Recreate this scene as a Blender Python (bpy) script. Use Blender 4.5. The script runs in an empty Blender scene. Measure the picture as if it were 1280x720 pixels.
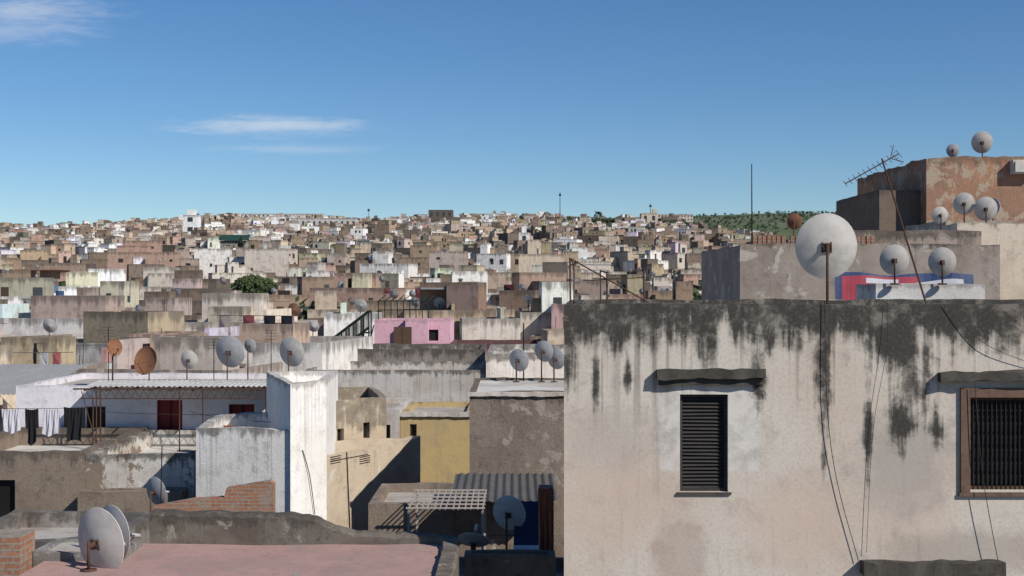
import bpy, bmesh, math, random
from mathutils import Vector, noise
R = random.Random(11)
scene = bpy.context.scene
scene.view_settings.view_transform = 'Standard'
scene.view_settings.look = 'None'
scene.view_settings.exposure = 0
CZ = 12.0

# ---------------------------------------------------------------- nodes
class NT:
    def __init__(s, mat):
        s.nt = mat.node_tree; s.n = s.nt.nodes; s.l = s.nt.links
    def new(s, t, **k):
        nd = s.n.new(t)
        for a, b in k.items(): setattr(nd, a, b)
        return nd
    def put(s, sock, v):
        if isinstance(v, bpy.types.NodeSocket): s.l.new(v, sock)
        else:
            try: sock.default_value = v
            except Exception: sock.default_value = tuple(v) + (1.0,)
    def math(s, op, a, b=0.0, c=None, clamp=False):
        nd = s.new('ShaderNodeMath', operation=op, use_clamp=clamp)
        s.put(nd.inputs[0], a); s.put(nd.inputs[1], b)
        if c is not None: s.put(nd.inputs[2], c)
        return nd.outputs[0]
    def vmath(s, op, a, b=(0, 0, 0)):
        nd = s.new('ShaderNodeVectorMath', operation=op)
        s.put(nd.inputs[0], a)
        if op not in ('LENGTH', 'ABSOLUTE'): s.put(nd.inputs[1], b)
        return nd.outputs['Value'] if op == 'LENGTH' else nd.outputs['Vector']
    def noise(s, vec, scale, detail=5, rough=.6, dist=0.0):
        nd = s.new('ShaderNodeTexNoise')
        s.put(nd.inputs['Vector'], vec); s.put(nd.inputs['Scale'], scale)
        s.put(nd.inputs['Detail'], detail); s.put(nd.inputs['Roughness'], rough)
        s.put(nd.inputs['Distortion'], dist)
        return nd.outputs['Fac']
    def ss(s, v, lo, hi, a=0.0, b=1.0):
        nd = s.new('ShaderNodeMapRange', interpolation_type='SMOOTHSTEP')
        s.put(nd.inputs[0], v); s.put(nd.inputs[1], lo); s.put(nd.inputs[2], hi)
        s.put(nd.inputs[3], a); s.put(nd.inputs[4], b)
        return nd.outputs[0]
    def mix(s, f, a, b, mode='MIX'):
        nd = s.new('ShaderNodeMix', data_type='RGBA', blend_type=mode)
        s.put(nd.inputs[0], f)
        for k, v in ((6, a), (7, b)):
            if isinstance(v, bpy.types.NodeSocket): s.l.new(v, nd.inputs[k])
            else: nd.inputs[k].default_value = tuple(v[:3]) + (1.0,)
        return nd.outputs[2]
    def bump(s, h, strength, dist):
        nd = s.new('ShaderNodeBump')
        s.put(nd.inputs['Height'], h); nd.inputs['Strength'].default_value = strength
        nd.inputs['Distance'].default_value = dist
        return nd.outputs[0]

def base_mat(name, rough=.9):
    m = bpy.data.materials.new(name); m.use_nodes = True
    b = m.node_tree.nodes['Principled BSDF']
    b.inputs['Roughness'].default_value = rough
    b.inputs['Specular IOR Level'].default_value = .25
    return m, NT(m), b

def wall_mat(name, light, warm, grey, ztop, band=.6, topamt=.75, grime=(.06, .053, .046), streak=.5,
             patch=None, patch_lo=.58, ell=(), bump=.5, scale=1.0, low_ell=(), rects=(), st_lo=.38, st_hi=.85, bd=.03, drips=0.0, wash=0.0):
    m, t, b = base_mat(name, .95)
    P = t.new('ShaderNodeNewGeometry').outputs['Position']
    sx = t.new('ShaderNodeSeparateXYZ'); t.put(sx.inputs[0], P); z = sx.outputs[2]
    n1 = t.noise(P, .55 * scale, 3, .6, .3)
    n2 = t.noise(P, 2.8 * scale, 6, .72, .2)
    n3 = t.noise(P, 24 * scale, 3, .75)
    st = t.noise(t.vmath('MULTIPLY', P, (7 * scale, 7 * scale, .45 * scale)), 1.0, 4, .65, .25)
    st2 = t.noise(t.vmath('MULTIPLY', P, (2.2, 2.2, .12)), 1.0, 3, .6)
    c = t.mix(t.ss(n1, .4, .62), light, warm)
    c = t.mix(t.ss(n2, .5, .72, 0, .8), c, grey)
    c = t.mix(t.ss(n3, .42, .75, 0, .3), c, [x * .45 for x in grey])
    for (cx, cz, rx, rz, col, op) in low_ell:
        d = t.vmath('LENGTH', t.vmath('MULTIPLY', t.vmath('SUBTRACT', P, (cx, 0, cz)), (1 / rx, 0, 1 / rz)))
        e = t.math('SUBTRACT', 1.0, d)
        e = t.math('ADD', e, t.math('MULTIPLY', t.math('SUBTRACT', n2, .5), 1.1))
        c = t.mix(t.ss(e, .05, .6, 0, op), c, col)
    for (cx, cz, rx, rz, col, op) in rects:
        v = t.vmath('ABSOLUTE', t.vmath('MULTIPLY', t.vmath('SUBTRACT', P, (cx, 0, cz)), (1, 0, 1)))
        s2 = t.new('ShaderNodeSeparateXYZ'); t.put(s2.inputs[0], v)
        e = t.math('MINIMUM', t.math('SUBTRACT', rx, s2.outputs[0]), t.math('SUBTRACT', rz, s2.outputs[2]))
        e = t.math('ADD', e, t.math('MULTIPLY', t.math('SUBTRACT', n2, .5), .14))
        c = t.mix(t.ss(e, 0, .05, 0, op), c, t.mix(t.ss(n2, .42, .65), col, [q * .66 for q in col]))
    if patch:
        pn = t.noise(P, 1.3 * scale, 5, .68, .4)
        c = t.mix(t.ss(pn, patch_lo, patch_lo + .05), c, patch)
    sv = t.math('MULTIPLY', t.ss(st, .5, .8), t.ss(st2, .4, .65))
    c = t.mix(t.math('MULTIPLY', sv, streak), c, grime)
    if drips:
        dn = t.noise(t.vmath('MULTIPLY', P, (11, 11, .16)), 1.0, 3, .6)
        dn2 = t.noise(t.vmath('MULTIPLY', P, (1.3, 1.3, .05)), 1.0, 2, .5)
        reach = t.math('ADD', t.ss(z, ztop - 2.6, ztop, 0, .5), t.math('MULTIPLY', t.math('SUBTRACT', dn2, .5), 1.1))
        dd = t.math('MULTIPLY', t.ss(dn, .53, .66), t.ss(reach, .12, .45))
        c = t.mix(t.math('MULTIPLY', dd, drips), c, [x * 2.2 for x in grime])
    tb = t.ss(z, ztop - band, ztop + .02)
    k = t.math('ADD', tb, t.math('MULTIPLY', t.math('SUBTRACT', st, .5), 1.5))
    k = t.math('ADD', k, t.math('MULTIPLY', t.math('SUBTRACT', n2, .5), 1.2))
    k = t.math('ADD', k, t.math('MULTIPLY', t.math('SUBTRACT', st2, .5), 1.5))
    k = t.math('MULTIPLY', k, t.ss(tb, 0, .12))
    stain = t.ss(k, st_lo, st_hi); soft = t.ss(k, st_lo - .35, st_hi)
    for (cx, cz, rx, rz) in ell:
        d = t.vmath('LENGTH', t.vmath('MULTIPLY', t.vmath('SUBTRACT', P, (cx, 0, cz)), (1 / rx, 0, 1 / rz)))
        e = t.math('SUBTRACT', 1.0, d)
        e = t.math('ADD', e, t.math('MULTIPLY', t.math('SUBTRACT', n2, .5), 1.8))
        e = t.math('ADD', e, t.math('MULTIPLY', t.math('SUBTRACT', st, .5), 2.2))
        e = t.math('MULTIPLY', e, t.ss(d, 1.8, 1.1))
        stain = t.math('MAXIMUM', stain, t.ss(e, .1, .75))
        if wash: soft = t.math('MAXIMUM', soft, t.ss(e, -.15, .6))
    if wash: c = t.mix(t.math('MULTIPLY', soft, wash), c, [x * 3.2 for x in grime])
    spk = t.math('MULTIPLY', t.ss(n3, .28, .5, .82, 1.0), t.ss(n2, .34, .52, .55, 1.0))
    c = t.mix(t.math('MULTIPLY', t.math('MULTIPLY', stain, topamt), spk), c, grime)
    t.put(b.inputs['Base Color'], c)
    h = t.math('ADD', t.math('MULTIPLY', n3, .5), n2)
    t.put(b.inputs['Normal'], t.bump(h, bump, bd / scale))
    return m

def plain(name, col, rough=.7, metal=0.0, var=.3, scale=12, bump=0.0):
    m, t, b = base_mat(name, rough)
    b.inputs['Metallic'].default_value = metal
    P = t.new('ShaderNodeNewGeometry').outputs['Position']
    n = t.noise(P, scale, 4, .7)
    n2 = t.noise(P, scale * .2, 3, .6)
    c = t.mix(t.ss(n, .35, .75, 0, var), col, [x * .4 for x in col])
    c = t.mix(t.ss(n2, .4, .7, 0, var), c, [min(1, x * 1.15 + .01) for x in col])
    t.put(b.inputs['Base Color'], c)
    if bump: t.put(b.inputs['Normal'], t.bump(n, bump, .02))
    return m

def brick_mat(name, c1, c2, mortar, bw=.24, bh=.08):
    m, t, b = base_mat(name, .95)
    P = t.new('ShaderNodeNewGeometry').outputs['Position']
    sx = t.new('ShaderNodeSeparateXYZ'); t.put(sx.inputs[0], P)
    cx = t.new('ShaderNodeCombineXYZ')
    t.put(cx.inputs[0], t.math('ADD', sx.outputs[0], t.math('MULTIPLY', sx.outputs[1], .9)))
    t.put(cx.inputs[1], sx.outputs[2])
    br = t.new('ShaderNodeTexBrick')
    t.put(br.inputs['Vector'], cx.outputs[0])
    br.inputs['Color1'].default_value = tuple(c1) + (1,); br.inputs['Color2'].default_value = tuple(c2) + (1,)
    br.inputs['Mortar'].default_value = tuple(mortar) + (1,)
    br.inputs['Scale'].default_value = 1; br.inputs['Mortar Size'].default_value = .012
    br.inputs['Brick Width'].default_value = bw; br.inputs['Row Height'].default_value = bh
    n = t.noise(P, 1.6, 5, .7); n2 = t.noise(P, 14, 4, .7)
    c = t.mix(t.ss(n, .5, .62, 0, .85), br.outputs['Color'], mortar)
    c = t.mix(t.ss(n2, .45, .75, 0, .5), c, [x * .4 for x in c2])
    t.put(b.inputs['Base Color'], c)
    t.put(b.inputs['Normal'], t.bump(t.math('ADD', n2, br.outputs['Fac']), .5, .02))
    return m

def attr_mat(name, rough=.9, city=False):
    m, t, b = base_mat(name, rough)
    a = t.new('ShaderNodeAttribute', attribute_name='Col')
    P = t.new('ShaderNodeNewGeometry').outputs['Position']
    c = a.outputs['Color']
    if city:
        n2 = t.noise(P, .9, 5, .72)
        st = t.noise(t.vmath('MULTIPLY', P, (2.4, 2.4, .22)), 1, 3, .65)
        dep = a.outputs['Alpha']
        c = t.mix(t.ss(n2, .48, .66, 0, .6), c, t.mix(1.0, c, (.50, .45, .40), 'MULTIPLY'))
        c = t.mix(t.ss(st, .5, .76, 0, .5), c, (.09, .08, .07))
        k = t.math('ADD', t.ss(dep, .12, .0), t.math('MULTIPLY', t.math('SUBTRACT', st, .5), 2.2))
        k = t.math('MULTIPLY', k, t.ss(dep, .16, .06))
        c = t.mix(t.ss(k, .5, 1.0, 0, .6), c, (.08, .07, .06))
        t.put(b.inputs['Normal'], t.bump(n2, .5, .1))
    else:
        n = t.noise(P, 3, 2, .6)
        c = t.mix(t.ss(n, .4, .7, 0, .3), c, (.05, .045, .04))
    t.put(b.inputs['Base Color'], c)
    return m

# ---------------------------------------------------------------- mesh builder
class MB:
    def __init__(s): s.v = []; s.f = []; s.m = []; s.c = []
    def face(s, pts, mi=0, cols=None):
        i = len(s.v); s.v.extend(tuple(p) for p in pts)
        n = len(pts); s.f.append(tuple(range(i, i + n))); s.m.append(mi)
        if cols is None: cols = [(1, 1, 1, 1)] * n
        elif not isinstance(cols[0], (tuple, list)): cols = [tuple(cols)] * n
        s.c.extend(cols)
    def box(s, x0, x1, y0, y1, z0, z1, mi=0, rot=0.0, col=None, bottom=True):
        cx, cy = (x0 + x1) / 2, (y0 + y1) / 2; ca, sa = math.cos(rot), math.sin(rot)
        def p(x, y, z):
            dx, dy = x - cx, y - cy
            return (cx + dx * ca - dy * sa, cy + dx * sa + dy * ca, z)
        a = [p(x0, y0, z0), p(x1, y0, z0), p(x1, y1, z0), p(x0, y1, z0)]
        b = [p(x0, y0, z1), p(x1, y0, z1), p(x1, y1, z1), p(x0, y1, z1)]
        for i in range(4):
            j = (i + 1) % 4; s.face([a[i], a[j], b[j], b[i]], mi, col)
        s.face(b, mi, col)
        if bottom: s.face(a[::-1], mi, col)
    def cyl(s, p0, p1, r0, r1=None, n=8, mi=0, col=None, caps=True):
        if r1 is None: r1 = r0
        p0 = Vector(p0); p1 = Vector(p1); d = (p1 - p0).normalized()
        u = d.cross(Vector((0, 0, 1)))
        if u.length < .01: u = d.cross(Vector((1, 0, 0)))
        u.normalize(); w = d.cross(u)
        A = [p0 + (u * math.cos(2 * math.pi * i / n) + w * math.sin(2 * math.pi * i / n)) * r0 for i in range(n)]
        B = [p1 + (u * math.cos(2 * math.pi * i / n) + w * math.sin(2 * math.pi * i / n)) * r1 for i in range(n)]
        for i in range(n):
            j = (i + 1) % n; s.face([A[i], A[j], B[j], B[i]], mi, col)
        if caps: s.face(A[::-1], mi, col); s.face(B, mi, col)
    def path(s, pts, r, n=5, mi=0):
        for a, b in zip(pts[:-1], pts[1:]): s.cyl(a, b, r, n=n, mi=mi, caps=False)
    def build(s, name, mats, parent=None, smooth=False):
        me = bpy.data.meshes.new(name)
        me.from_pydata(s.v, [], s.f)
        for m in mats: me.materials.append(m)
        me.polygons.foreach_set('material_index', s.m)
        ca = me.color_attributes.new('Col', 'FLOAT_COLOR', 'CORNER')
        ca.data.foreach_set('color', [x for c in s.c for x in c])
        me.update()
        ob = bpy.data.objects.new(name, me); scene.collection.objects.link(ob)
        if parent: ob.parent = parent
        return ob

def jit(x, y, amp=.03):
    return (noise.noise(Vector((x * .8, y * .8, 3.1))) * 1.2 + noise.noise(Vector((x * 4, y * 4, 7.7))) * .6) * amp

# ---------------------------------------------------------------- materials
M = {}
M['dark'] = plain('dark_interior', (.012, .011, .011), .6)
M['glass'] = plain('window_glass', (.02, .022, .025), .15)
M['wood'] = plain('weathered_wood', (.10, .06, .04), .8, scale=20)
M['slat'] = plain('shutter_wood', (.04, .036, .033), .7, scale=20)
M['red'] = plain('red_door_paint', (.17, .02, .022), .6)
M['metal'] = plain('dark_metal', (.03, .027, .025), .55, .5)
M['rust'] = plain('rusty_steel', (.085, .045, .03), .85, .1, .5, 10)
M['galv'] = plain('galvanised_steel', (.33, .33, .32), .5, .3, .4, 8)
M['dishw'] = plain('dish_white_enamel', (.54, .51, .465), .55, 0, .45, 6)
M['dishg'] = plain('dish_grey_enamel', (.40, .40, .405), .55, 0, .4, 6)
M['dishr'] = plain('dish_rusted', (.26, .12, .065), .85, 0, .6, 9)
M['roof'] = wall_mat('lime_roof', (.42, .39, .35), (.34, .29, .25), (.22, .20, .18), 99, streak=0, bump=.3)
M['roofw'] = wall_mat('whitewashed_roof', (.60, .58, .54), (.46, .42, .37), (.30, .28, .25), 99, streak=0, bump=.3)
M['roofpink'] = wall_mat('red_ochre_roof', (.42, .265, .235), (.36, .24, .21), (.25, .19, .17), 99, streak=0, bump=.4, scale=2.2, patch=(.30, .26, .23), patch_lo=.6)
M['cable'] = plain('black_cable', (.03, .03, .03), .6)
M['corr'] = plain('corrugated_sheet', (.46, .45, .43), .6, .1, .5, 3)
M['corrg'] = plain('old_corrugated_sheet', (.10, .098, .095), .7, .1, .5, 3)
M['grn'] = plain('dark_green_painted_steel', (.012, .022, .017), .6)
M['brick'] = brick_mat('clay_brick', (.36, .16, .09), (.27, .13, .08), (.27, .23, .19))
M['mossy'] = wall_mat('mossy_concrete', (.08, .073, .062), (.06, .054, .045), (.03, .028, .025), 99, streak=0, scale=3)
M['white_cloth'] = plain('white_laundry', (.52, .50, .55), .9, 0, .2, 3)
M['grey_cloth'] = plain('grey_laundry', (.22, .22, .27), .9, 0, .2, 3)
M['black_cloth'] = plain('black_laundry', (.012, .012, .015), .9)
M['pink_cloth'] = plain('pink_laundry', (.55, .25, .26), .9, 0, .4, 6)
M['orange_cloth'] = plain('orange_fabric', (.36, .13, .08), .9)

# ---------------------------------------------------------------- house builder
def house(name, corners, z0, ztop, wm, holes=None, par=.4, thick=.2, roofm=None, amp=.03, step=.35):
    """corners CCW from above starting front-left. holes={side:[(u0,u1,za,zb,kind)]}"""
    holes = holes or {}
    root = bpy.data.objects.new(name, None); scene.collection.objects.link(root)
    C = [Vector((c[0], c[1])) for c in corners]; N = 4
    inn = []
    for i in range(N):
        d0 = (C[i] - C[i - 1]).normalized(); d1 = (C[(i + 1) % N] - C[i]).normalized()
        n0 = Vector((-d0.y, d0.x)); n1 = Vector((-d1.y, d1.x))
        inn.append(C[i] + (n0 + n1) * thick / max(.4, 1 + n0.dot(n1)))
    mb = MB(); win = MB()
    mats = [wm, roofm or M['roof']]
    wm_mats = [M['dark'], M['slat'], M['wood'], M['red'], M['glass'], M['metal']]
    for i in range(N):
        A, B = C[i], C[(i + 1) % N]; IA, IB = inn[i], inn[(i + 1) % N]
        L = (B - A).length; u = (B - A) / L; nin = Vector((-u.y, u.x))
        hs = holes.get(i, [])
        us = {0.0, L}
        for h in hs: us |= {h[0], h[1]}
        k = max(1, int(L / step))
        us |= {L * q / k for q in range(1, k)}
        us = sorted(us); us = [x for q, x in enumerate(us) if q == 0 or x - us[q - 1] > 1e-5]
        zs = {z0, ztop}
        for h in hs: zs |= {h[2], h[3]}
        zs = sorted(zs)
        def pt(uu, z, d=0.0):
            p = A + u * uu + nin * d
            zz = z + (jit(p.x, p.y, amp) if abs(z - ztop) < 1e-6 else 0)
            return (p.x, p.y, zz)
        for a, b in zip(us[:-1], us[1:]):
            for c, d in zip(zs[:-1], zs[1:]):
                if any(h[0] <= (a + b) / 2 <= h[1] and h[2] <= (c + d) / 2 <= h[3] for h in hs): continue
                mb.face([pt(a, c), pt(b, c), pt(b, d), pt(a, d)], 0)
            p0 = IA + (IB - IA) * (a / L); p1 = IA + (IB - IA) * (b / L)
            q0 = (p0.x, p0.y, ztop + jit(p0.x, p0.y, amp)); q1 = (p1.x, p1.y, ztop + jit(p1.x, p1.y, amp))
            mb.face([pt(a, ztop), pt(b, ztop), q1, q0], 0)
            mb.face([q0, q1, (p1.x, p1.y, ztop - par), (p0.x, p0.y, ztop - par)], 0)
        for (a, b, c, d, kind) in hs:
            dp = .16
            mb.face([pt(a, c), pt(b, c), pt(b, c, dp), pt(a, c, dp)]); mb.face([pt(a, d, dp), pt(b, d, dp), pt(b, d), pt(a, d)])
            mb.face([pt(a, c), pt(a, c, dp), pt(a, d, dp), pt(a, d)]); mb.face([pt(b, c, dp), pt(b, c), pt(b, d), pt(b, d, dp)])
            def slab(ua, ub, za, zb, d0, d1, mi):
                P0 = [pt(ua, za, d0), pt(ub, za, d0), pt(ub, za, d1), pt(ua, za, d1)]
                P1 = [pt(ua, zb, d0), pt(ub, zb, d0), pt(ub, zb, d1), pt(ua, zb, d1)]
                for q in range(4):
                    r = (q + 1) % 4; win.face([P0[q], P0[r], P1[r], P1[q]], mi)
                win.face(P1, mi); win.face(P0[::-1], mi)
            win.face([pt(a, c, dp - .005), pt(b, c, dp - .005), pt(b, d, dp - .005), pt(a, d, dp - .005)], 3 if kind == 'red' else (4 if kind == 'glass' else 0))
            fw = .04
            fm = 3 if kind == 'red' else (1 if kind == 'shutter' else 2)
            if kind in ('shutter', 'grille', 'red', 'glass'):
                slab(a, a + fw, c, d, .07, .12, fm); slab(b - fw, b, c, d, .07, .12, fm)
                slab(a + fw, b - fw, d - fw, d, .072, .118, fm); slab(a + fw, b - fw, c, c + fw, .072, .118, fm)
            if kind == 'shutter':
                n = int((d - c - 2 * fw) / .045)
                for q in range(n):
                    zz = c + fw + (d - c - 2 * fw) * (q + .5) / n
                    dz = R.uniform(-.005, .005)
                    P = [pt(a + fw, zz - .02 + dz, .075), pt(b - fw, zz - .02 - dz, .075), pt(b - fw, zz + .018, .115), pt(a + fw, zz + .018, .115)]
                    win.face(P, 1)
            if kind == 'grille':
                n = max(2, int((b - a) / .055))
                for q in range(1, n):
                    uu = a + (b - a) * q / n; slab(uu - .006, uu + .006, c + fw, d - fw, .03, .044, 5)
                n = max(2, int((d - c) / .16))
                for q in range(1, n):
                    zz = c + (d - c) * q / n; slab(a + .0, b - .0, zz - .007, zz + .007, .046, .06, 5)
            if kind == 'red':
                slab((a + b) / 2 - .01, (a + b) / 2 + .01, c, d, .09, .15, 0)
    mb.face([(p.x, p.y, ztop - par) for p in inn], 1)
    mb.build('walls', mats, root)
    if win.f: win.build('windows', wm_mats, root)
    return root

def rect(x0, x1, y0, y1): return [(x0, y0), (x1, y0), (x1, y1), (x0, y1)]

def slab_obj(name, x0, x1, y0, y1, z0, z1, mat, parent=None, amp=.012, step=.06):
    mb = MB(); n = max(2, int((x1 - x0) / step)); prev = None
    for i in range(n + 1):
        x = x0 + (x1 - x0) * i / n
        j = lambda k: noise.noise(Vector((x * 5, k * 3.3, z0))) * amp * 2
        q = [(x, y0 + j(1), z0 + j(2)), (x, y0 + j(3) + .01, z1 + j(4)), (x, y1, z1 + j(5)), (x, y1, z0)]
        if prev:
            for k in range(4):
                mb.face([prev[k], q[k], q[(k + 1) % 4], prev[(k + 1) % 4]])
        else: mb.face(q)
        prev = q
    mb.face(prev[::-1])
    return mb.build(name, [mat], parent)

def dish(name, loc, r, face, zbase, mat, arm=True):
    mb = MB(); c = Vector(loc); f = Vector(face).normalized()
    u = f.cross(Vector((0, 0, 1))).normalized(); w = u.cross(f)
    nr, ns = 6, 32; dep = r * .2
    def P(k, i, off=0):
        rr = r * k / nr; a = 2 * math.pi * i / ns
        return c + u * rr * math.cos(a) * .95 + w * rr * math.sin(a) * 1.04 + f * (dep * (k / nr) ** 2 - dep * .5 + off)
    for k in range(nr):
        for i in range(ns):
            j = (i + 1) % ns
            for off in (0, -.008):
                if k == 0: mb.face([P(0, 0, off), P(1, i, off), P(1, j, off)])
                else: mb.face([P(k, i, off), P(k + 1, i, off), P(k + 1, j, off), P(k, j, off)])
    rim = [P(nr, i, 0) for i in range(ns + 1)]
    mb.path(rim, .009, 5)
    back = c - f * (dep * .5 + .02)
    for sgn in (-1, 1):
        mb.cyl(back + u * sgn * r * .14 - w * r * .2, back + u * sgn * r * .14 + w * r * .15, .011, n=5, mi=1)
    mb.cyl(back - u * r * .15 + w * r * .08, back + u * r * .15 + w * r * .08, .013, n=5, mi=1)
    mb.cyl(back - u * r * .15 - w * r * .14, back + u * r * .15 - w * r * .14, .013, n=5, mi=1)
    el = back - f * .10 - w * r * .05
    mb.cyl(back + w * r * .02, el, .035, n=8, mi=1)
    mb.cyl(el + Vector((0, 0, .08)), (el.x, el.y, zbase), .02, n=8, mi=1)
    mb.cyl((el.x, el.y, zbase + .015), (el.x, el.y, zbase - .02), .1, n=10, mi=1)
    if arm:
        b = c - w * r * 1.0 + f * dep * .4; e = c + f * r * 1.05 - w * r * .35
        mb.cyl(b, e, .012, n=6, mi=1)
        mb.cyl(e - (c - e).normalized() * .07, e + (c - e).normalized() * .06, .028, n=8, mi=0)
        mb.path([c + u * r * .9 + f * dep * .4, e], .005, 4, 1); mb.path([c - u * r * .9 + f * dep * .4, e], .005, 4, 1)
    ob = mb.build(name, [mat, M['rust']])
    bm = bmesh.new(); bm.from_mesh(ob.data); bmesh.ops.remove_doubles(bm, verts=bm.verts, dist=.0004)
    for fc in bm.faces: fc.smooth = True
    bm.to_mesh(ob.data); bm.free()
    return ob

def cable(name, pts, r=.006, sag=0.0, seg=10):
    P = [Vector(p) for p in pts]; P = [P[0]] + P + [P[-1]]; out = []
    for k in range(1, len(P) - 2):
        for i in range(seg):
            t = i / seg; a, b, c, d = P[k - 1], P[k], P[k + 1], P[k + 2]
            p = .5 * ((2 * b) + (-a + c) * t + (2 * a - 5 * b + 4 * c - d) * t * t + (-a + 3 * b - 3 * c + d) * t ** 3)
            p.z -= sag * 4 * t * (1 - t); out.append(p)
    out.append(P[-1]); mb = MB(); mb.path(out, r, 5)
    return mb.build(name, [M['cable']])

def corrugated(name, x0, x1, y0, y1, z0, z1, mat, pitch=.16, amp=.02, parent=None):
    mb = MB(); n = int((x1 - x0) / pitch * 6); prev = None
    for i in range(n + 1):
        x = x0 + (x1 - x0) * i / n; dz = amp * math.sin(2 * math.pi * x / pitch)
        q = [(x, y0 + .04 * noise.noise(Vector((x, 0, 0))), z0 + dz), (x, y1, z1 + dz)]
        if prev: mb.face([prev[0], q[0], q[1], prev[1]])
        prev = q
    return mb.build(name, [mat], parent)

def cloth(name, A, B, drop, mats, seed=0, stripes=0, amp=.05, sleeves=False):
    mb = MB(); A = Vector(A); B = Vector(B); nx, nz = 24, 12
    d = (B - A).normalized(); nrm = Vector((-d.y, d.x, 0))
    def P(i, k):
        t = i / nx; s = k / nz; p = A.lerp(B, t); p.z -= drop * s * (1 + .05 * math.sin(t * 7 + seed)) + .03 * math.sin(math.pi * t)
        p += nrm * (amp * s * math.sin(t * 17 + seed * 2) + .3 * amp * math.sin(t * 40 + s * 5 + seed))
        p.x += .02 * math.sin(s * 4 + seed) * s
        return p
    for i in range(nx):
        for k in range(nz):
            if sleeves and (i < 4 or i > nx - 5) and k > 6: continue
            mb.face([P(i, k), P(i + 1, k), P(i + 1, k + 1), P(i, k + 1)], (i * stripes // nx) % 2 if stripes else 0)
    return mb.build(name, mats)

# ---------------------------------------------------------------- terrain
def tab(x, T):
    if x <= T[0][0]: return T[0][1]
    for (a, b), (c, d) in zip(T[:-1], T[1:]):
        if x <= c:
            t = (x - a) / (c - a); return b + (d - b) * t
    return T[-1][1]
HT = [(-300, 0), (60, 0), (100, 1), (200, 2.5), (300, 5.5), (400, 9.5), (550, 18), (700, 28.5), (850, 43), (1000, 58), (1100, 60), (1300, 50), (2000, 38), (9000, 38)]
CR = [(-.45, .80), (-.4, .84), (-.34, .89), (-.244, 1.0), (-.15, .96), (-.12, .93), (-.06, .98), (.0375, 1.0), (.13, .97), (.165, .80), (.23, .66), (.4, .55)]
def ground(x, y):
    h = tab(y, HT)
    a = x / max(y, 50)
    s = min(1, max(0, (y - 400) / 500)); s = s * s * (3 - 2 * s)
    h *= 1 + (tab(a, CR) - 1) * s
    if y > 100: h += (1.8 * noise.noise(Vector((x * .012, y * .012, 1.3))) + 5 * noise.noise(Vector((x * .005, y * .006, 8.3))) * min(1, max(0, (y - 250) / 300))) * min(1, (y - 100) / 200)
    h += 86 * math.exp(-((x - 450) / 330) ** 2 / 2 - ((y - 1750) / 300) ** 2 / 2) if y > 900 else 0
    if y > 1200: h += 6 * noise.noise(Vector((x * .004, y * .004, 5)))
    return h
def axis(fine0, fine1, step, far):
    a = [fine0 + step * i for i in range(int((fine1 - fine0) / step) + 1)]
    lo, hi, s = a[0], a[-1], step
    while lo > -far: s *= 1.5; lo -= s; a.insert(0, lo)
    s = step
    while hi < far: s *= 1.5; hi += s; a.append(hi)
    return a
X = axis(-900, 1300, 25, 9000); Y = axis(-100, 2400, 25, 9000)
verts = [(x, y, ground(x, y)) for y in Y for x in X]
nx = len(X)
faces = [(j * nx + i, j * nx + i + 1, (j + 1) * nx + i + 1, (j + 1) * nx + i) for j in range(len(Y) - 1) for i in range(nx - 1)]
me = bpy.data.meshes.new('ground'); me.from_pydata(verts, [], faces)
me.polygons.foreach_set('use_smooth', [True] * len(faces))
g = bpy.data.objects.new('ground', me); scene.collection.objects.link(g)
m, t, b = base_mat('ground_earth_and_scrub', 1)
P = t.new('ShaderNodeNewGeometry').outputs['Position']
sx = t.new('ShaderNodeSeparateXYZ'); t.put(sx.inputs[0], P)
n1 = t.noise(P, .012, 6, .65); n2 = t.noise(P, .15, 5, .7)
c = t.mix(t.ss(n1, .4, .6), (.075, .105, .05), (.13, .14, .08))
c = t.mix(t.ss(n2, .5, .62, 0, .7), c, (.04, .055, .028))
c = t.mix(t.ss(sx.outputs[1], 850, 1050), (.13, .10, .08), c)
t.put(b.inputs['Base Color'], c)
me.materials.append(m)

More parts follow.
